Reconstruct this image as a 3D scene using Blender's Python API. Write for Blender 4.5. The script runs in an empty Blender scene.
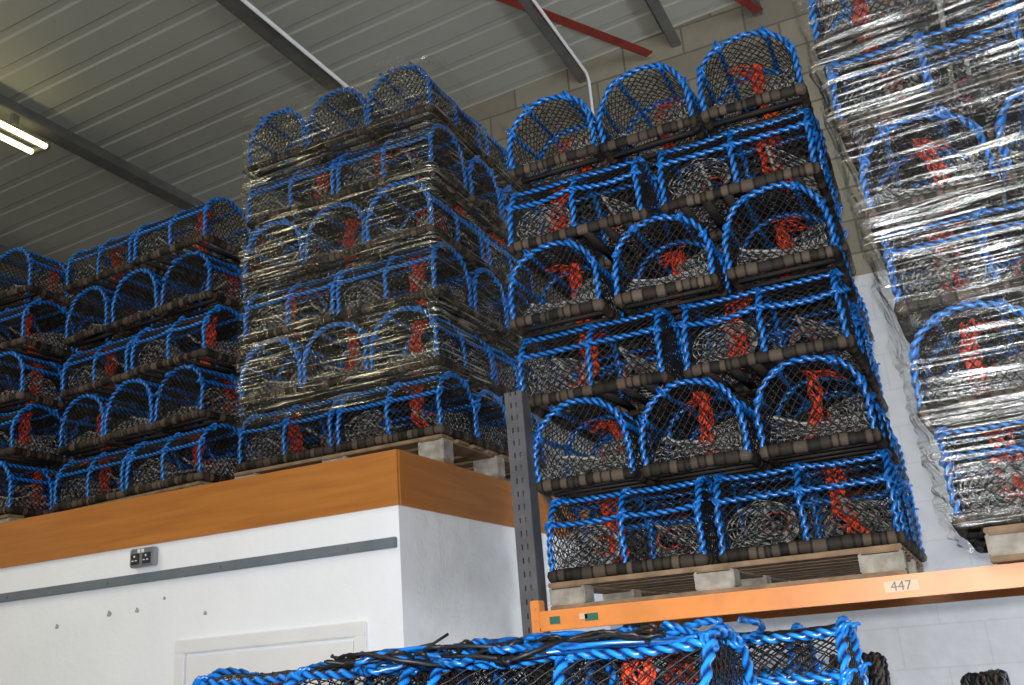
import bpy, math, random
import numpy as np
from mathutils import Matrix, Vector
random.seed(7); rng=np.random.default_rng(7)
S=bpy.context.scene
CZ=1.8
# ------------------------------------------------------------------ helpers
def link(o): S.collection.objects.link(o); return o
def newmat(name):
    m=bpy.data.materials.new(name); m.use_nodes=True
    nt=m.node_tree; b=nt.nodes['Principled BSDF']; return m,nt,b
def N(nt,t,**k):
    n=nt.nodes.new(t)
    for a,v in k.items():
        if a in n.inputs.keys(): n.inputs[a].default_value=v
        else: setattr(n,a,v)
    return n
def simple(name,col,rough=.6,metal=0,noise=.15,scale=8,bump=0,bscale=60,spec=.5,bdist=.01):
    m,nt,b=newmat(name)
    tc=N(nt,'ShaderNodeTexCoord')
    nz=N(nt,'ShaderNodeTexNoise',Scale=scale,Detail=6.0)
    nt.links.new(tc.outputs['Object'],nz.inputs['Vector'])
    r=N(nt,'ShaderNodeValToRGB')
    c=np.array(col)
    r.color_ramp.elements[0].position=.3; r.color_ramp.elements[1].position=.7
    r.color_ramp.elements[0].color=(*np.clip(c*(1-noise),0,1),1); r.color_ramp.elements[1].color=(*np.clip(c*(1+noise),0,1),1)
    nt.links.new(nz.outputs['Fac'],r.inputs['Fac']); nt.links.new(r.outputs['Color'],b.inputs['Base Color'])
    b.inputs['Roughness'].default_value=rough; b.inputs['Metallic'].default_value=metal
    b.inputs['Specular IOR Level'].default_value=spec
    if bump:
        n2=N(nt,'ShaderNodeTexNoise',Scale=bscale,Detail=5.0); nt.links.new(tc.outputs['Object'],n2.inputs['Vector'])
        bp=N(nt,'ShaderNodeBump',Strength=bump,Distance=bdist)
        nt.links.new(n2.outputs['Fac'],bp.inputs['Height']); nt.links.new(bp.outputs['Normal'],b.inputs['Normal'])
    return m
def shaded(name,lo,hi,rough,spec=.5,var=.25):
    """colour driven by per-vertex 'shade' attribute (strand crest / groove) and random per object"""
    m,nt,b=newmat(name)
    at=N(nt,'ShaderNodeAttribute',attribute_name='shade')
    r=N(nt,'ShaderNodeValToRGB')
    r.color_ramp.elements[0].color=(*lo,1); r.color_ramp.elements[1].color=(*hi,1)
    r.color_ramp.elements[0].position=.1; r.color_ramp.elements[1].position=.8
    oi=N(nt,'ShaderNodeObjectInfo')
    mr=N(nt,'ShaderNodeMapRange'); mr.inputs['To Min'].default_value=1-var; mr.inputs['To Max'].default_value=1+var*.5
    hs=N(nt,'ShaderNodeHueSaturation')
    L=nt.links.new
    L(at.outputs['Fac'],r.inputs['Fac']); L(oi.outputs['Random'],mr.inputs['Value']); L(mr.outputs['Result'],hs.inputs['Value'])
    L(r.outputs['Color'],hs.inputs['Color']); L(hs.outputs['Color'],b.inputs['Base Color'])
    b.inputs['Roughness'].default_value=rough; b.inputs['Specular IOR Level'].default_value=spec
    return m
class MB:
    def __init__(s): s.v=[];s.f=[];s.m=[];s.sh=[];s.n=0
    def add(s,v,f,mat=0,shade=None):
        v=np.asarray(v,float).reshape(-1,3); k=len(v)
        s.v.append(v); s.f+= [tuple(int(a)+s.n for a in q) for q in f]; s.m+=[mat]*len(f)
        s.sh.append(np.full(k,1.) if shade is None else np.asarray(shade,float).reshape(-1)); s.n+=k
    def box(s,c,d,mat=0,R=None,sh=1.):
        c=np.array(c,float); d=np.array(d,float)/2
        v=np.array([[x,y,z] for x in(-1,1) for y in(-1,1) for z in(-1,1)])*d
        if R is not None: v=v@np.array(R).T
        s.add(v+c,[(0,1,3,2),(4,6,7,5),(0,4,5,1),(2,3,7,6),(0,2,6,4),(1,5,7,3)],mat,np.full(8,sh))
    def bbox(s,c,d,mat=0,bev=.006):
        import bmesh
        bm=bmesh.new(); bmesh.ops.create_cube(bm,size=1)
        for v in bm.verts: v.co=Vector((v.co.x*d[0],v.co.y*d[1],v.co.z*d[2]))
        bmesh.ops.bevel(bm,geom=bm.edges[:],offset=bev,segments=2,affect='EDGES')
        bm.verts.ensure_lookup_table()
        s.add([tuple(v.co+Vector(c)) for v in bm.verts],[[v.index for v in f.verts] for f in bm.faces],mat); bm.free()
    def tube(s,p,r,n=6,mat=0,ref=None,closed=False,lobes=0,pitch=.05,amp=.25,shade=None,ry=1.,caps=True):
        p=np.asarray(p,float); K=len(p)
        if closed: t=np.roll(p,-1,0)-np.roll(p,1,0)
        else: t=np.gradient(p,axis=0)
        t/=np.linalg.norm(t,axis=1)[:,None]+1e-12
        if ref is None:
            nrm=np.zeros_like(p); a=np.array([0,0,1.]) if abs(t[0,2])<.9 else np.array([1.,0,0])
            a=a-t[0]*(a@t[0]); a/=np.linalg.norm(a); nrm[0]=a
            for i in range(1,K):
                a=a-t[i]*(a@t[i]); a/=np.linalg.norm(a)+1e-12; nrm[i]=a
            nn=nrm
        else:
            ref=np.broadcast_to(np.asarray(ref,float),p.shape)
            nn=ref-t*(ref*t).sum(1)[:,None]; nn/=np.linalg.norm(nn,axis=1)[:,None]+1e-12
        bb=np.cross(t,nn)
        d=np.r_[0,np.cumsum(np.linalg.norm(np.diff(p,axis=0),axis=1))]
        th=np.arange(n)*2*np.pi/n
        r=np.broadcast_to(np.asarray(r,float),(K,))
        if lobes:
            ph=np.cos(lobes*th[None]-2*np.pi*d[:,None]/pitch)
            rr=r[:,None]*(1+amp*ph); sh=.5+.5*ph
        else:
            rr=np.repeat(r[:,None],n,1); sh=np.ones((K,n))
        if shade is not None: sh=np.repeat(np.broadcast_to(np.asarray(shade,float),(K,))[:,None],n,1)
        v=p[:,None]+rr[...,None]*(np.cos(th)[None,:,None]*nn[:,None]*ry+np.sin(th)[None,:,None]*bb[:,None])
        i=np.arange(K if closed else K-1)[:,None]; j=np.arange(n)[None]
        i2=(i+1)%K; j2=(j+1)%n
        f=np.stack([i*n+j,i2*n+j,i2*n+j2,i*n+j2],-1).reshape(-1,4).tolist()
        if caps and not closed: f+= [list(range(n))[::-1],[(K-1)*n+q for q in range(n)]]
        s.add(v.reshape(-1,3),f,mat,sh.reshape(-1))
    def cyl(s,a,b,r,n=12,mat=0): s.tube([a,b],r,n,mat)
    def mesh(s,name,mats,smooth=True):
        me=bpy.data.meshes.new(name); V=np.concatenate(s.v)
        me.from_pydata(V.tolist(),[],s.f)
        for m in mats: me.materials.append(m)
        me.polygons.foreach_set('material_index',s.m)
        a=me.attributes.new('shade','FLOAT','POINT'); a.data.foreach_set('value',np.concatenate(s.sh).astype(np.float32))
        if smooth: me.polygons.foreach_set('use_smooth',[True]*len(me.polygons))
        me.update(); return me
    def obj(s,name,mats,smooth=False,loc=(0,0,0),parent=None):
        o=link(bpy.data.objects.new(name,s.mesh(name,mats,smooth))); o.location=loc
        if parent: o.parent=parent
        return o
# ------------------------------------------------------------------ materials
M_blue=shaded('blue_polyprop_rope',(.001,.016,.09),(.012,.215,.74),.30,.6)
M_net=simple('black_twine',(.008,.008,.010),.55,noise=.4)
M_rub=shaded('rubber_strip_binding',(.010,.008,.006),(.115,.084,.062),.7,.3)
M_org=shaded('orange_twine',(.36,.018,.005),(.84,.08,.018),.5)
M_wht=shaded('grey_white_twine',(.012,.012,.014),(.47,.46,.43),.6)
M_slat=simple('dark_slats',(.022,.018,.015),.7,noise=.5)
M_blk=shaded('black_rope',(.004,.004,.006),(.022,.022,.027),.5)
M_wood=simple('pallet_softwood',(.23,.15,.085),.75,noise=.35,scale=14,bump=.3)
M_wood2=simple('weathered_pallet_wood',(.32,.29,.25),.8,noise=.35,scale=20,bump=.3)
M_beam=simple('orange_beam_paint',(.80,.28,.07),.4,noise=.15,scale=6)
M_up=simple('dark_rack_steel',(.11,.11,.12),.5,metal=.2,noise=.25)
M_galv=simple('galvanised_steel',(.15,.15,.14),.55,metal=.2,noise=.2)
M_strip=simple('grey_metal_strip',(.21,.24,.28),.45,metal=.4,noise=.1)
M_red=simple('red_oxide_steel',(.24,.03,.02),.5,noise=.3)
M_ceil=simple('roof_sheet',(.42,.42,.37),.5,noise=.05,scale=1.2)
M_floor=simple('concrete_floor',(.30,.29,.27),.8,noise=.2,scale=3,bump=.1)
M_white=simple('white_paint',(.90,.92,.97),.6,noise=.03,scale=3,bump=.2,bscale=35)
M_rough=simple('roughcast_white',(.90,.92,.96),.75,noise=.06,scale=10,bump=.6,bscale=45,bdist=.006)
M_plas=simple('white_plastic',(.82,.82,.83),.35,noise=.03)
M_dark=simple('dark_plastic',(.03,.03,.03),.4,noise=.1)
M_sock=simple('metalclad_grey',(.30,.31,.32),.35,metal=.6,noise=.1)
M_grn=simple('green_label',(.03,.14,.10),.5,noise=.1)
def ply_mat():
    m,nt,b=newmat('varnished_plywood'); L=nt.links.new
    tc=N(nt,'ShaderNodeTexCoord'); mp=N(nt,'ShaderNodeMapping'); mp.inputs['Scale'].default_value=(.9,.9,12)
    nz=N(nt,'ShaderNodeTexNoise',Scale=2.2,Detail=8.0,Distortion=.5)
    r=N(nt,'ShaderNodeValToRGB'); r.color_ramp.elements[0].position=.2; r.color_ramp.elements[1].position=.8
    r.color_ramp.elements[0].color=(.34,.115,.018,1); r.color_ramp.elements[1].color=(.51,.20,.040,1)
    L(tc.outputs['Object'],mp.inputs['Vector']); L(mp.outputs['Vector'],nz.inputs['Vector']); L(nz.outputs['Fac'],r.inputs['Fac']); L(r.outputs['Color'],b.inputs['Base Color'])
    b.inputs['Roughness'].default_value=.38; return m
M_ply=ply_mat()
def block_mat():
    m,nt,b=newmat('concrete_block_wall'); L=nt.links.new
    tc=N(nt,'ShaderNodeTexCoord'); sp=N(nt,'ShaderNodeSeparateXYZ'); cb=N(nt,'ShaderNodeCombineXYZ')
    L(tc.outputs['Object'],sp.inputs[0]); L(sp.outputs['X'],cb.inputs['X']); L(sp.outputs['Z'],cb.inputs['Y'])
    br=N(nt,'ShaderNodeTexBrick'); br.inputs['Scale'].default_value=1.
    br.inputs['Brick Width'].default_value=.45; br.inputs['Row Height'].default_value=.225; br.inputs['Mortar Size'].default_value=.008
    br.inputs['Color1'].default_value=(.40,.36,.27,1); br.inputs['Color2'].default_value=(.29,.26,.20,1); br.inputs['Mortar'].default_value=(.20,.18,.14,1)
    L(cb.outputs[0],br.inputs['Vector'])
    br2=N(nt,'ShaderNodeTexBrick'); br2.inputs['Scale'].default_value=1.
    br2.inputs['Brick Width'].default_value=.45; br2.inputs['Row Height'].default_value=.225; br2.inputs['Mortar Size'].default_value=.005
    for q,c in(('Color1',(.88,.90,.94,1)),('Color2',(.86,.88,.92,1)),('Mortar',(.80,.82,.86,1))): br2.inputs[q].default_value=c
    L(cb.outputs[0],br2.inputs['Vector'])
    gt=N(nt,'ShaderNodeMath',operation='GREATER_THAN'); gt.inputs[1].default_value=3.9; L(sp.outputs['Z'],gt.inputs[0])
    mx=N(nt,'ShaderNodeMixRGB'); L(gt.outputs[0],mx.inputs[0]); L(br2.outputs['Color'],mx.inputs[1]); L(br.outputs['Color'],mx.inputs[2])
    nz=N(nt,'ShaderNodeTexNoise',Scale=9.0,Detail=8.0); L(tc.outputs['Object'],nz.inputs['Vector'])
    mm=N(nt,'ShaderNodeMixRGB',blend_type='MULTIPLY'); mm.inputs[0].default_value=.25
    L(mx.outputs[0],mm.inputs[1]); L(nz.outputs['Fac'],mm.inputs[2]); L(mm.outputs[0],b.inputs['Base Color'])
    bp=N(nt,'ShaderNodeBump',Strength=.4,Distance=.01); L(nz.outputs['Fac'],bp.inputs['Height']); L(bp.outputs['Normal'],b.inputs['Normal'])
    b.inputs['Roughness'].default_value=.85; return m
M_block=block_mat()
def film_mat(name,base,streak,rough,thr,col,patch=.5,bump=.9):
    """clear stretch film: nearly transparent, glossy, with pulled horizontal tension lines"""
    m,nt,b=newmat(name); L=nt.links.new
    tc=N(nt,'ShaderNodeTexCoord')
    mp=N(nt,'ShaderNodeMapping'); mp.inputs['Scale'].default_value=(1.3,1.3,46); mp.inputs['Rotation'].default_value=(.10,.16,0)
    nz=N(nt,'ShaderNodeTexNoise',Scale=1.6,Detail=6.0,Roughness=.6,Distortion=.35)
    L(tc.outputs['Object'],mp.inputs['Vector']); L(mp.outputs['Vector'],nz.inputs['Vector'])
    n2=N(nt,'ShaderNodeTexNoise',Scale=2.3,Detail=2.0); L(tc.outputs['Object'],n2.inputs['Vector'])
    pr=N(nt,'ShaderNodeMapRange'); pr.inputs['From Min'].default_value=patch-.06; pr.inputs['From Max'].default_value=patch+.10; pr.inputs['To Min'].default_value=.08; L(n2.outputs['Fac'],pr.inputs['Value'])
    r=N(nt,'ShaderNodeMapRange'); r.inputs['From Min'].default_value=thr; r.inputs['From Max'].default_value=thr+.08
    r.inputs['To Min'].default_value=0; r.inputs['To Max'].default_value=streak
    L(nz.outputs['Fac'],r.inputs['Value'])
    mu=N(nt,'ShaderNodeMath',operation='MULTIPLY'); L(r.outputs['Result'],mu.inputs[0]); L(pr.outputs['Result'],mu.inputs[1])
    ad=N(nt,'ShaderNodeMath',operation='ADD'); L(mu.outputs[0],ad.inputs[0]); ad.inputs[1].default_value=base
    bp=N(nt,'ShaderNodeBump',Strength=bump,Distance=.012); L(nz.outputs['Fac'],bp.inputs['Height'])
    g=N(nt,'ShaderNodeBsdfGlossy'); g.inputs['Roughness'].default_value=rough; g.inputs['Color'].default_value=(*col,1); L(bp.outputs['Normal'],g.inputs['Normal'])
    tr=N(nt,'ShaderNodeBsdfTransparent'); tr.inputs['Color'].default_value=(.98,.98,.97,1)
    mx=N(nt,'ShaderNodeMixShader'); L(ad.outputs[0],mx.inputs[0]); L(tr.outputs[0],mx.inputs[1]); L(g.outputs[0],mx.inputs[2])
    L(mx.outputs[0],nt.nodes['Material Output'].inputs['Surface']); nt.nodes.remove(b); return m
M_film=film_mat('shrink_film',.028,.72,.09,.525,(1,.98,.86),.47)
M_film2=film_mat('shrink_film_heavy',.03,.92,.10,.505,(1,1,1),.475)
# ------------------------------------------------------------------ lobster pot
PW,PL=.43,.65; PH=.347
HW,HZ0,HT=.192,.12,.333; NN=2.3
def hoop_pts(step=.006):
    t=np.linspace(0,np.pi,400); c,s=np.cos(t),np.sin(t)
    y=HW*np.sign(c)*np.abs(c)**(2/NN); z=HZ0+(HT-HZ0)*np.abs(s)**(2/NN)
    P=np.c_[np.r_[HW*.985,y,-HW*.985],np.r_[.02,z,.02]]
    d=np.r_[0,np.cumsum(np.hypot(*np.diff(P,axis=0).T))]
    u=np.arange(0,d[-1],step); return u,np.c_[np.interp(u,d,P[:,0]),np.interp(u,d,P[:,1])],d[-1]
def halfw(z):
    return np.where(z<HZ0,HW,HW*np.clip(1-(np.clip(z-HZ0,0,None)/(HT-HZ0))**NN,0,1)**(1/NN))
def pot_mesh(seed):
    g=np.random.default_rng(seed); mb=MB(); HLn=.292
    u,P,LU=hoop_pts(.005)
    X=np.array([1.,0,0])
    for k,hx in enumerate((-HLn,0.,HLn)):
        lean=g.normal(0,.008); wob=g.uniform(0,6)
        p=np.c_[hx+lean*np.sin(np.pi*u/LU)+.002*np.sin(u*40+k),P]
        p[:,1]+=.0025*np.sin(u*23+wob); p[:,2]+=.0025*np.sin(u*31+wob)*np.clip(u*8,0,1)
        if k==1: p[:,1]*=.985; p[:,2]=.02+(p[:,2]-.02)*.985
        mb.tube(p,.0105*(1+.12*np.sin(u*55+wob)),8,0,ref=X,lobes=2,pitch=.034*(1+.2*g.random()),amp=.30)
    def at(frac):
        uu=LU*frac; return np.interp(uu,u,P[:,0]),np.interp(uu,u,P[:,1])
    xs=np.arange(-HLn,HLn+.003,.005)
    for fr in (.235,.385,.615,.765):
        y,z=at(fr); sag=g.normal(0,.006)
        env=np.sin(np.pi*(xs+HLn)/(2*HLn))
        p=np.c_[xs,np.full_like(xs,y)+sag*env,np.full_like(xs,z)-abs(sag)*np.abs(np.sin(np.pi*(xs+HLn)/HLn))]
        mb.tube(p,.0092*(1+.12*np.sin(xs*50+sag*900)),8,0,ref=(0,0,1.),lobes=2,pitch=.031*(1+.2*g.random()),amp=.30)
        for hx in(-HLn,0,HLn):   # lashing knots
            a=np.linspace(0,2*np.pi*2,22)
            q=np.c_[hx+.011*np.cos(a)+ (a/12-.5)*.02, y+.015*np.sin(a)*.9, z+.015*np.cos(a+.6)]
            mb.tube(q,.0045,5,0,lobes=0,shade=.6)
    # base frame bound in rubber strip
    bx,by=.293,.19; q=[]
    for (a,b_) in (((-bx,-by),(bx,-by)),((bx,-by),(bx,by)),((bx,by),(-bx,by)),((-bx,by),(-bx,-by))):
        L_=np.hypot(b_[0]-a[0],b_[1]-a[1]); n=int(L_/.0065)
        for i in range(n): q.append((a[0]+(b_[0]-a[0])*i/n,a[1]+(b_[1]-a[1])*i/n,.026))
    q=np.array(q); K=len(q)
    wi=(np.arange(K)/5.3+.6*np.sin(np.arange(K)*.11)); wi=np.maximum.accumulate(wi.astype(int))
    hv=g.uniform(.0,1.,wi.max()+2); hr=g.uniform(.90,1.08,wi.max()+2)
    edge=(np.r_[0,np.diff(wi)]>0)
    sh=.10+.80*hv[wi]**1.5; sh[edge]=0
    rr=.0185*hr[wi]; rr[edge]*=.93
    q[:,2]+=.0015*np.sin(np.arange(K)*.21)
    mb.tube(q,rr,8,2,ref=(0,0,1.),closed=True,shade=sh,ry=1.28)
    for sx in(-.22,-.13,-.045,.045,.13,.22): mb.box((sx,0,.014),(.034,2*by,.010),5)
    def surf(uu,xx):
        y=np.interp(uu,u,P[:,0]); z=np.interp(uu,u,P[:,1])
        dip=.010*np.abs(np.sin(np.pi*(xx+HLn)/HLn))*(.6+.4*np.sin(uu*17+seed))
        cy,cz=0.,.13; r=np.hypot(y-cy,z-cz); k=(r-dip)/r*.985
        return np.c_[xx,cy+(y-cy)*k,cz+(z-cz)*k]
    sp=.034
    for sgn in(1,-1):
        for c in np.arange(-2*HLn,LU+2*HLn,sp):
            xs2=np.arange(-HLn,HLn+.001,.0145)
            uu=c+sgn*(xs2+HLn)*.9 if sgn>0 else c-(xs2+HLn)*.9
            uu=uu+.004*np.sin(xs2*30+c*20)
            ok=(uu>0.02)&(uu<LU-.02)
            if ok.sum()<3: continue
            p=surf(uu[ok],xs2[ok]); p+=g.normal(0,.0009,p.shape)
            mb.tube(p,.0020,3,1,ref=np.c_[np.zeros(len(p)),p[:,1],p[:,2]-.1],caps=False)
    for ex in(-HLn,HLn):
        for sgn in(1,-1):
            for c in np.arange(-.6,.6,.031):
                z=np.arange(.03,HT,.012); y=c+sgn*(z-.15)*.8+.003*np.sin(z*60+c*30)
                ok=np.abs(y)<halfw(z)
                if ok.sum()<2: continue
                z=z[ok];y=y[ok]; b2=.012*np.cos(y/HW*1.4)
                mb.tube(np.c_[ex-np.sign(ex)*b2,y,z],.0019,3,1,ref=X,caps=False)
    for sgn in(1,-1):
        for c in np.arange(-.6,.6,.036):
            y=np.linspace(-.185,.185,2); x=c+sgn*y
            if x.min()<-.29 or x.max()>.29: continue
            mb.tube(np.c_[x,y,[.022,.022]],.002,3,1,caps=False)
    # side entrance funnels
    for side,fx in((-1,-.145),(1,.145)):
        cols=20; rows=9; A=np.linspace(0,2*np.pi,cols,endpoint=False)
        G=[]
        for i in range(rows):
            t=i/(rows-1); rx=.125*(1-t)+.045*t; rz=.082*(1-t)+.038*t
            yy=side*(.165*(1-t)+.035*t)
            G.append(np.c_[fx*(1-.2*t)+rx*np.cos(A),np.full(cols,yy)+.006*g.normal(size=cols),.115+.02*t+rz*np.sin(A)*(1+.1*np.cos(A+seed))])
        G=np.array(G); G+=g.normal(0,.003,G.shape)
        for i in range(rows):
            mb.tube(G[i],.0024,4,4,closed=True,shade=(np.arange(cols)%2)*.8+.02)
        for j in range(cols):
            mb.tube(G[:,j],.0021,4,4,shade=(np.arange(rows)%2)*.8+.02,caps=False)
        a=np.linspace(0,2*np.pi,24,endpoint=False)
        mb.tube(np.c_[fx*.8+.045*np.cos(a),np.full(24,side*.035),.135+.038*np.sin(a)],.004,5,3,closed=True,shade=.35)
    # parlour net rising from each end toward the middle, pale selvedge
    for e in(-1,1):
        nx,ny=9,15
        xx=np.linspace(.275,.13,nx); tilt=g.uniform(-.02,.02)
        G=np.array([[ (e*xx[i], -.165+.33*j/(ny-1), .045+(.115+tilt*(j/(ny-1)-.5)*2)*(i/(nx-1))**.8-.03*np.sin(np.pi*j/(ny-1))*(i/(nx-1))+.004*g.normal()) for j in range(ny)] for i in range(nx)])
        for i in range(nx): mb.tube(G[i],.0023 if i<nx-1 else .0075,4,4,shade=((np.arange(ny)+i)%2)*.75+.02 if i<nx-1 else 1.,caps=False)
        for j in range(ny): mb.tube(G[:,j],.0022,4,4,shade=((np.arange(nx)+j)%2)*.75+.02,caps=False)
    # loose orange knitted netting: hanging band + scrappy crown lacing
    sx_=1 if seed%2 else -1
    ox=g.uniform(.05,.15)*sx_; t=np.linspace(0,1,34)
    cx_=ox+g.uniform(-.06,.06)*t+.012*np.sin(t*7+seed); cy_=g.uniform(-.07,.07)*(1-t)+g.uniform(-.03,.03)+.012*np.sin(t*5+2*seed); cz_=.035+.285*t
    Rr=.018+.012*np.sin(t*9+seed)**2+.006*g.random()
    for k in range(8):
        for sg in(1,-1):
            a=k*2*np.pi/8+sg*t*(6.5+g.normal(0,.4))+.3*g.normal()
            p=np.c_[cx_+Rr*1.2*np.cos(a),cy_+Rr*.8*np.sin(a),cz_]+g.normal(0,.0018,(34,3))
            mb.tube(p,.0034,4,3,shade=.5+.5*np.sin(t*40+k),caps=False)
    mid=LU/2+g.uniform(-.06,.06)
    for k in range(8):
        a0=g.uniform(-.07,0); a1=g.uniform(.02,.10)
        ua=np.linspace(mid+a0,mid+a1,14); xa=np.clip(ox*.7+g.uniform(-.06,.06)+.02*np.sin(ua*50+k*2.3)+(ua-mid)*g.uniform(-.8,.8),-.27,.27)
        p=surf(ua,xa); p[:,2]-=.006+.012*g.random()
        mb.tube(p,.0036,4,3,shade=.5+.5*np.sin(ua*120+k),caps=False)
    return mb.mesh('lobster_pot_mesh_%d'%seed,[M_blue,M_net,M_rub,M_org,M_wht,M_slat],True)
VAR=[pot_mesh(s) for s in (1,2,3,4,5,6)]
npot=0
def pot(x,y,z,rot,jit=1.):
    global npot
    o=bpy.data.objects.new('lobster_pot',random.choice(VAR)); link(o); npot+=1
    o.location=(x+random.uniform(-.005,.005)*jit,y+random.uniform(-.014,.006)*jit,z)
    o.rotation_euler=(0,0,rot+random.choice((0,math.pi))+random.uniform(-.028,.028)*jit)
def stack(x0,y0,z0,rows,yaw=0,first=0,lean=0,sx=1.,dx0=None,ph=PH):
    """x0 = left edge, y0 = front plane"""
    for r in range(rows):
        z=z0+r*ph; dx=random.uniform(-.010,.010)+lean*r; dy=random.uniform(-.008,.010)
        if dx0: dx=dx0[r]
        s_=sx if not isinstance(sx,(list,tuple)) else sx[r]
        cells=[]
        if (r+first)%2==0:
            for i in range(2):
                for j in range(3): cells.append((PL*(i+.5)*s_,PW*(j+.5),0))
        else:
            for i in range(3):
                for j in range(2): cells.append((PW*(i+.5)*s_+.005,PL*(j+.5),math.pi/2))
        for cx_,cy_,a in cells:
            c,s=math.cos(yaw),math.sin(yaw)
            pot(x0+c*cx_-s*cy_+dx,y0+s*cx_+c*cy_+dy,z,a+yaw)
def pallet(x0,y0,z0,w=1.26,d=1.24,h=.10,yaw=0):
    mb=MB()
    bh=h-.036
    for i in range(3):
        cy=.05+(d-.1)*i/2
        mb.bbox((w/2,cy,.009),(w,.10,.018),0,.003)
        for k in range(3): mb.bbox((.07+(w-.14)*k/2,cy,.018+bh/2),(.14,.10,bh),1,.004)
    for k in range(3): mb.bbox((.07+(w-.14)*k/2,d/2,h-.0225),(.12,d,.009),0,.002)
    n=8
    for i in range(n): mb.bbox((w/2,.05+(d-.1)*i/(n-1),h-.009),(w,.11,.018),0,.003)
    o=mb.obj('wooden_pallet',[M_wood,M_wood2],False,(x0,y0,z0)); o.rotation_euler[2]=yaw; return o
def film(x0,y0,z0,h,w,d,mat,name='shrink_wrap_film',seed=0,amp=.012,yaw=0,lean=0.):
    g=np.random.default_rng(seed)
    r=.05; off=.016; pts=[]
    X0,Y0,X1,Y1=-off,-off,w+off,d+off
    def seg(a,b,n): return [(a[0]+(b[0]-a[0])*i/n,a[1]+(b[1]-a[1])*i/n) for i in range(n)]
    def arc(cx,cy,a0): return [(cx+r*math.cos(a0+math.pi/2*i/5),cy+r*math.sin(a0+math.pi/2*i/5)) for i in range(5)]
    pts+=arc(X0+r,Y0+r,math.pi)+seg((X0+r,Y0),(X1-r,Y0),44)+arc(X1-r,Y0+r,-math.pi/2)+seg((X1,Y0+r),(X1,Y1-r),40)
    pts+=arc(X1-r,Y1-r,0)+seg((X1-r,Y1),(X0+r,Y1),30)+arc(X0+r,Y1-r,math.pi/2)+seg((X0,Y1-r),(X0,Y0+r),40)
    P=np.array(pts); K=len(P); C=np.array([w/2,d/2])
    nz=int(h/.012); zz=np.linspace(0,h,nz)
    dirv=P-C; dirv/=np.linalg.norm(dirv,axis=1)[:,None]
    s=np.arange(K)/K*2*np.pi
    V=np.zeros((nz,K,3))
    Q=16
    ph=g.uniform(0,6.28,Q); kk=g.integers(1,5,Q); fz=g.uniform(12,190,Q); am=g.uniform(.3,1,Q)/(1+fz/60)
    for i,z in enumerate(zz):
        o=sum(am[q]*np.sin(kk[q]*s*3+fz[q]*z+1.5*np.sin(s*2+ph[q])+ph[q]) for q in range(Q))*amp*.4
        V[i,:,:2]=P+dirv*(o[:,None]+.004); V[i,:,2]=z; V[i,:,0]+=lean*z
    i=np.arange(nz-1)[:,None]; j=np.arange(K)[None]; j2=(j+1)%K
    f=np.stack([i*K+j,i*K+j2,(i+1)*K+j2,(i+1)*K+j],-1).reshape(-1,4).tolist()
    mb=MB(); mb.add(V.reshape(-1,3),f); o=mb.obj(name,[mat],True,(x0,y0,z0)); o.rotation_euler[2]=yaw; return o
# ------------------------------------------------------------------ room shell
XL,XR,YF,YB=-9.,3.6,-6.,6.0
def roofz(x): return CZ+4.36+.055*x
def boxobj(name,c,d,mat):
    mb=MB(); mb.box(c,d,0); return mb.obj(name,[mat])
boxobj('floor',((XL+XR)/2,(YF+YB)/2,-.05),(XR-XL,YB-YF,.1),M_floor)
boxobj('wall_back',((XL+XR)/2,YB+.1,3.3),(XR-XL,.2,6.6),M_block)
boxobj('wall_left',(XL-.1,(YF+YB)/2,3.1),(.2,YB-YF,6.2),M_block)
boxobj('wall_right',(XR+.1,(YF+YB)/2,3.3),(.2,YB-YF,6.6),M_block)
mb=MB(); per=.25; ys=[];zs=[]
y=YF
while y<YB-.01:
    for a,b_ in((0,0),(.17,0),(.185,.008),(.235,.008)): ys.append(y+a); zs.append(b_)
    y+=per
ys.append(YB); zs.append(0); K=len(ys)
xs_=[XL,XR]; V=[(x,ys[k],roofz(x)+zs[k]) for x in xs_ for k in range(K)]
mb.add(V,[(k,k+1,K+k+1,K+k) for k in range(K-1)])
V2=[(x,ys[k],roofz(x)+.09) for x in xs_ for k in(0,K-1)]
mb.add(V2,[(0,1,3,2)])
mb.obj('ceiling',[M_ceil])
def purlin(X,name='roof_purlin',w=.05,h=.17,y0=YF,mat=M_galv):
    mb=MB(); zt=roofz(X)-.002
    mb.box((X,(y0+YB)/2,zt-h/2),(.012,YB-y0,h)); mb.box((X+w/2,(y0+YB)/2,zt-h),(w,YB-y0,.012)); mb.box((X-w/2,(y0+YB)/2,zt-.006),(w,YB-y0,.012))
    mb.box((X+w,(y0+YB)/2,zt-h+.012),(.008,YB-y0,.03))
    return mb.obj(name,[mat])
for X in (-7.4,-5.5,-3.5,-1.93,-1.2,-.6,.4,1.8): purlin(X,w=.12 if X<-3 else .06,h=.16)
mb=MB(); zc=roofz(-3.5)-.19; mb.cyl((-3.34,YF+.1,zc),(-3.34,YB-.03,zc),.014,10)
mb.obj('electrical_conduit',[M_plas],True)
mb=MB(); zc=roofz(-1.93)-.17; mb.tube([(-1.84,YF+.1,zc),(-1.84,5.88,zc),(-1.84,5.93,zc-.05),(-1.84,5.93,2.6)],.012,10); mb.obj('electrical_conduit',[M_plas],True)
mb=MB(); a=Vector((-3.1,2.93,CZ+4.08)); b_=Vector((-1.36,5.93,CZ+4.10)); d=b_-a; ang=math.atan2(d.y,d.x); R=Matrix.Rotation(ang,3,'Z')
mb.box((a+b_)/2,(d.length,.07,.008),0,R); mb.box(Vector((a+b_)/2)+R@Vector((0,.033,.035)),(d.length,.008,.07),0,R)
mb.obj('red_steel_roof_brace',[M_red])
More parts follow.
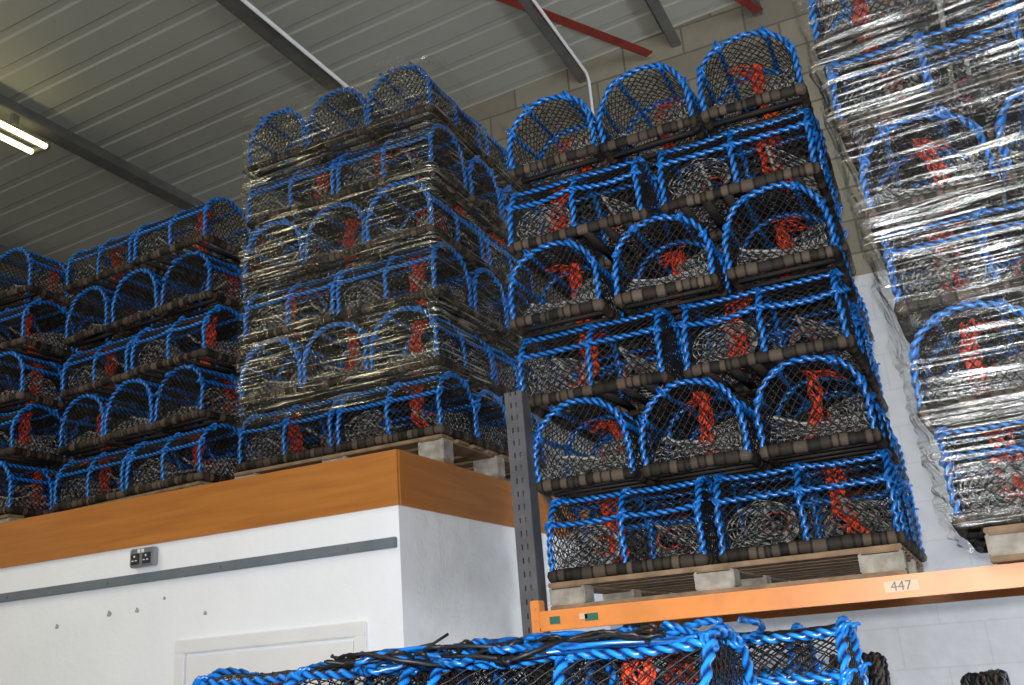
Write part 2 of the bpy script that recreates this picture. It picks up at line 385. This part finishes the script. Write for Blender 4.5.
mb=MB(); a=Vector((-.95,5.0,CZ+4.12)); b_=Vector((-.55,5.93,CZ+4.16)); d=b_-a; R=Matrix.Rotation(math.atan2(d.y,d.x),3,'Z')
mb.box((a+b_)/2,(d.length,.06,.008),0,R); mb.box(Vector((a+b_)/2)+R@Vector((0,.03,.03)),(d.length,.008,.06),0,R)
mb.obj('red_steel_roof_brace',[M_red])
# fluorescent fittings
em,nt,b=newmat('fluorescent_tube'); b.inputs['Emission Color'].default_value=(1,.90,.42,1); b.inputs['Emission Strength'].default_value=4.5; b.inputs['Base Color'].default_value=(1,1,.9,1)
def fluo(x,y):
    z=CZ+3.74
    fl=bpy.data.objects.new('fluorescent_light',None); link(fl); fl.location=(x,y,z)
    top=roofz(x)-.162-z
    mb=MB(); mb.bbox((0,0,.05),(.06,1.5,.05),0,.008)
    for e in(-.74,.74): mb.bbox((0,e,.01),(.19,.025,.05),0,.006)
    for e in(-.5,.5): mb.box((.03,e,(.07+top)/2),(.03,.05,max(top-.07,.004)),0)
    mb.obj('batten',[M_galv],parent=fl)
    mb=MB()
    for dx in(-.07,.07): mb.cyl((dx,-.73,.0),(dx,.73,.0),.020,12)
    mb.obj('tubes',[em],True,parent=fl)
fluo(-5.44,3.42); fluo(-5.44,.9); fluo(-5.44,-1.4)
# ------------------------------------------------------------------ office
OX,OY,OZ=-2.15,3.5,CZ+.9; fb=CZ+.66
off=bpy.data.objects.new('site_office',None); link(off)
def part(name,mb,mats,smooth=False): return mb.obj(name,mats,smooth,parent=off)
mb=MB(); mb.box(((XL+OX)/2,OY+.06,fb/2),(OX-XL,.12,fb)); part('front_wall',mb,[M_white])
mb=MB(); mb.box((OX-.06,(OY+.12+YB)/2,fb/2),(.12,YB-OY-.12,fb)); part('side_wall',mb,[M_rough])
mb=MB(); mb.box(((XL+OX)/2,(OY+YB)/2,OZ-.03),(OX-XL-.05,YB-OY-.05,.05)); part('roof_deck',mb,[M_wood])
mb=MB(); mb.box(((XL+OX)/2-.001,OY-.004,(OZ+fb)/2),(OX-XL+.02,.02,OZ-fb)); part('plywood_fascia_front',mb,[M_ply])
mb=MB(); mb.box((OX+.004,(OY+YB)/2,(OZ+fb)/2),(.02,YB-OY,OZ-fb)); part('plywood_fascia_side',mb,[M_ply])
mb=MB(); mb.bbox(((XL+OX)/2+.0,OY-.012,CZ+.505),(OX-XL-.02,.024,.044),0,.003)
for k in range(9): mb.cyl((OX-.25-.7*k,OY-.03,CZ+.505),(OX-.25-.7*k,OY-.02,CZ+.505),.008,8)
part('metal_trunking_strip',mb,[M_strip])
mb=MB(); dz=CZ+.20; dx0,dx1=-3.36,-2.32
mb.bbox(((dx0+dx1)/2,OY-.012,dz-.03),(dx1-dx0,.024,.06),0,.005); mb.bbox((dx0+.03,OY-.012,(dz-.06)/2),(.06,.024,dz-.06),0,.005); mb.bbox((dx1-.03,OY-.012,(dz-.06)/2),(.06,.024,dz-.06),0,.005)
part('door_architrave',mb,[M_plas])
mb=MB(); mb.bbox(((dx0+dx1)/2,OY-.006,(dz-.07)/2),(dx1-dx0-.14,.016,dz-.08),0,.003); mb.cyl((dx0+.14,OY-.012,1.0),(dx0+.14,OY-.06,1.0),.012); mb.cyl((dx0+.14,OY-.06,1.0),(dx0+.25,OY-.06,1.0),.009)
part('door_leaf',mb,[M_plas])
mb=MB()
for (x_,z_,r_) in((-4.15,.33,.012),(-3.80,.36,.014),(-3.45,.40,.008),(-3.2,.31,.010),(-3.62,.36,.012)):
    a=np.linspace(0,2*np.pi,9,endpoint=False); q=[(x_+r_*(1+.4*math.sin(3*t+x_))*math.cos(t),OY-.0015,CZ+z_+r_*1.3*(1+.3*math.cos(2*t+z_))*math.sin(t)) for t in a]
    mb.add(q,[tuple(range(9))])
part('plaster_chips',mb,[simple('chipped_plaster',(.36,.37,.40),.8)])
sk=bpy.data.objects.new('double_power_socket',None); link(sk); sk.location=(-3.57,OY-.02,CZ+.60)
mb=MB(); mb.bbox((0,0,0),(.15,.04,.088),0,.006); mb.obj('back_box',[M_sock],parent=sk)
mb=MB()
for sx in(-.036,.036): mb.bbox((sx,-.021,-.006),(.052,.006,.052),0,.002)
mb.obj('socket_faces',[M_dark],parent=sk)
mb=MB()
for sx in(-.036,.036):
    mb.box((sx,-.026,.006),(.006,.004,.010)); mb.box((sx-.011,-.026,-.014),(.009,.004,.005)); mb.box((sx+.011,-.026,-.014),(.009,.004,.005))
mb.bbox((-.012,-.022,.030),(.014,.010,.018),0,.002); mb.bbox((.012,-.022,.030),(.014,.010,.018),0,.002)
mb.obj('switches',[M_plas],parent=sk)
# ------------------------------------------------------------------ stacks on the office roof
SB=OZ+.145
stack(-3.39,3.9,SB,6,sx=.965,ph=.352,lean=.007); pallet(-3.40,3.91,OZ+.002,h=.14)
film(-3.39,3.9,SB+.22,6*.352-.19,1.255,1.30,M_film,seed=3,lean=.02,amp=.014)
stack(-4.93,4.03,SB,5,first=0,yaw=-.09,ph=.354); pallet(-4.91,4.05,OZ+.002,h=.14,yaw=-.09)
stack(-6.33,3.85,SB,5,first=1,ph=.354); pallet(-6.31,3.87,OZ+.002,h=.14)
# ------------------------------------------------------------------ rack
rack=bpy.data.objects.new('pallet_rack',None); link(rack)
BT=CZ+.155
def upright(x,y,h,mb):
    w,dp,t=.075,.07,.004
    for sx,ww in((-w/2+.0115,.023),(0,.017),(w/2-.0115,.023)): mb.box((x+sx,y-dp/2,h/2),(ww,t,h))
    z=.02
    while z<h-.02:
        for gx in(-.0115,.0115): mb.box((x+gx,y-dp/2,z),(.0075,t*.7,.030))
        z+=.05
    for sx in(-w/2+t/2,w/2-t/2): mb.box((x+sx,y+t/2,h/2),(t,dp-t,h))
    mb.box((x,y+dp/2+t,h/2),(w,t,h))
    mb.box((x,y,.004),(.14,.12,.008))
UX=-1.495
for x in (UX,1.75):
    mb=MB(); upright(x,3.36,2.80,mb); upright(x,4.52,2.80,mb)
    zz=.3; fl_=1
    while zz<2.5:
        a=Vector((x,3.41,zz)); b_=Vector((x,4.47,zz+.55)); 
        if fl_<0: a.z,b_.z=b_.z,a.z
        mb.tube([a,b_],.014,6); zz+=.55; fl_=-fl_
    mb.obj('upright_frame',[M_up],parent=rack)
for yy in(3.30,4.58):
    mb=MB(); mb.bbox(((UX+1.75)/2,yy,BT-.035),(1.75-UX-.09,.045,.070),0,.005)
    mb.box(((UX+1.75)/2,yy-.0235,BT-.064),(1.75-UX-.09,.002,.010))
    for x in(UX+.04,1.71): 
        mb.bbox((x,yy-.0,BT-.03),(.035,.055,.14),0,.003)
        for q in(-.04,0,.04): mb.cyl((x,yy-.027,BT-.03+q),(x,yy-.033,BT-.03+q),.006,8)
    mb.obj('load_beam',[M_beam],parent=rack)
mb=MB(); mb.bbox((-.21,3.274,BT-.034),(.10,.002,.034),0,.0005); mb.bbox((-1.27,3.274,BT-.03),(.03,.002,.02),0,.0005); mb.obj('beam_label',[simple('faded_label',(.74,.50,.34),.5)],parent=rack)
tx=bpy.data.curves.new('label_text','FONT'); tx.body='447'; tx.size=.042; tx.extrude=.0005; tx.align_x='CENTER'; tx.align_y='CENTER'
to=link(bpy.data.objects.new('label_digits',tx)); to.location=(-.21,3.2725,BT-.034); to.rotation_euler=(math.pi/2,0,0); to.data.materials.append(M_galv); to.parent=rack
mb=MB(); mb.bbox((-1.38,3.274,BT-.035),(.04,.002,.026),0,.0005); mb.bbox((-1.24,3.274,BT-.035),(.05,.002,.025),0,.0005); mb.obj('green_sticker',[M_grn],parent=rack)
pallet(-1.43,3.36,BT+.001,w=1.24,d=1.24)
stack(-1.455,3.38,BT+.102,6,sx=[1.02,1.01,1.055,1.045,1.04,.985],dx0=[-.025,-.02,-.085,-.085,-.08,-.02],ph=.3415)
pallet(.05,3.14,BT+.001,w=1.24,d=1.24,yaw=-.05)
stack(-.04,3.16,BT+.102,6,first=0,yaw=-.05,lean=-.022,ph=.345)
film(-.04,3.16,BT+.105,6*.345+.02,1.30,1.30,M_film2,seed=9,amp=.018,yaw=-.05,lean=-.063)
# ------------------------------------------------------------------ foreground pots on the floor
Fz=.101
pallet(-1.80,1.74,0,w=1.42,d=1.24)
for r in range(5):
    z=Fz+r*PH
    for cx_,cy_ in((-1.43,1.97),(-.765,1.97),(-1.24,2.43),(-.585,2.42),(-1.43,2.87),(-.76,2.87)):
        pot(cx_,cy_,z,0)
pallet(-.78,3.56,0)
stack(-.80,3.55,Fz,4)
def rope_tangle(name,c,ext,n,r,mats,seed,pitch=.03,tail=None):
    g=np.random.default_rng(seed); mb=MB()
    for k in range(n):
        t=np.linspace(0,1,300); ph=g.uniform(0,6.28,6); cc=g.uniform(-.38,.38,2)
        x=c[0]+ext[0]*(cc[0]+.16*np.sin(14*t*g.uniform(.6,1.5)+ph[0])+.08*np.sin(41*t+ph[1]))
        y_=c[1]+ext[1]*(cc[1]*.5+.4*np.sin(17*t*g.uniform(.6,1.5)+ph[2])+.25*np.sin(43*t+ph[3]))
        z=c[2]+r*1.3+ext[2]*(.5+.3*np.sin(35*t+ph[4])+.2*np.sin(71*t+ph[5]))
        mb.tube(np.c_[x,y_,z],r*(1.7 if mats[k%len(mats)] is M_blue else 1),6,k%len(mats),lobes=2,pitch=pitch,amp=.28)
    if tail is not None: mb.tube(tail,.0035,6,0)
    return mb.obj(name,mats,True)
TopZ=Fz+5*PH
rope_tangle('rope_heap',(-1.0,1.97,TopZ-.045),(.95,.30,.045),10,.0042,[M_blk,M_blue,M_net],5,pitch=.022,tail=[(-1.25,2.0,TopZ-.02),(-1.2,2.0,TopZ+.006),(-1.15,2.0,TopZ+.012),(-1.11,2.0,TopZ+.030)])
rope_tangle('old_rope_heap',(-.42,3.72,Fz+4*PH),(.18,.22,.22),12,.009,[M_rub,M_blk],11)
rope_tangle('old_rope_heap',(-.03,3.72,Fz+4*PH),(.13,.18,.13),9,.009,[M_rub,M_blk],12)
# ------------------------------------------------------------------ lights
def area(name,loc,rot,sx,sy,e,col):
    l=bpy.data.lights.new(name,'AREA'); l.shape='RECTANGLE'; l.size=sx; l.size_y=sy; l.energy=e; l.color=col
    o=link(bpy.data.objects.new(name,l)); o.location=loc; o.rotation_euler=rot; return o
area('added_film_glare_fill',(1.1,-5.8,3.9),(math.radians(90),0,0),2.0,2.8,250,(.90,.95,1))  # added unseen lamp behind the camera for fill and film glare; no door exists
fl_=bpy.data.lights.new('camera_flash','AREA'); fl_.size=.06; fl_.energy=104; fl_.color=(1,.985,.96)
fo=link(bpy.data.objects.new('camera_flash',fl_))
w=bpy.data.worlds.new('World'); S.world=w; w.use_nodes=True; w.node_tree.nodes['Background'].inputs[0].default_value=(.8,.88,1,1); w.node_tree.nodes['Background'].inputs[1].default_value=.06
area('ceiling_strip_light',(-5.3,.3,CZ+3.55),(0,0,0),.30,3.6,90,(1,.90,.64))
l=area('added_back_wall_fill',(3.3,4.9,2.0),(0,0,0),1.4,1.2,110,(.88,.94,1)); l.rotation_euler=Vector((-1,.35,-.15)).to_track_quat('-Z','Y').to_euler()  # added out-of-view lamp that brightens the lower back wall; there is no window
# ------------------------------------------------------------------ camera
Rv=Vector((0.8999,0.4290,-0.0778)).normalized(); Fv=Vector((-0.3863,0.8674,0.3139)).normalized()
Uv=Rv.cross(Fv).normalized(); Rv=Fv.cross(Uv)
cam=bpy.data.cameras.new('camera'); co=link(bpy.data.objects.new('camera',cam))
m=Matrix(((Rv.x,Uv.x,-Fv.x,0),(Rv.y,Uv.y,-Fv.y,0),(Rv.z,Uv.z,-Fv.z,CZ),(0,0,0,1)))
co.matrix_world=m; cam.sensor_width=36; cam.lens=955/1024*36; cam.clip_start=.02
fm=m.copy(); fm.translation=Vector((0,0,CZ))+Uv*.12-Rv*.02; fo.matrix_world=fm
S.camera=co
S.view_settings.view_transform='Standard'
print('pots',npot)
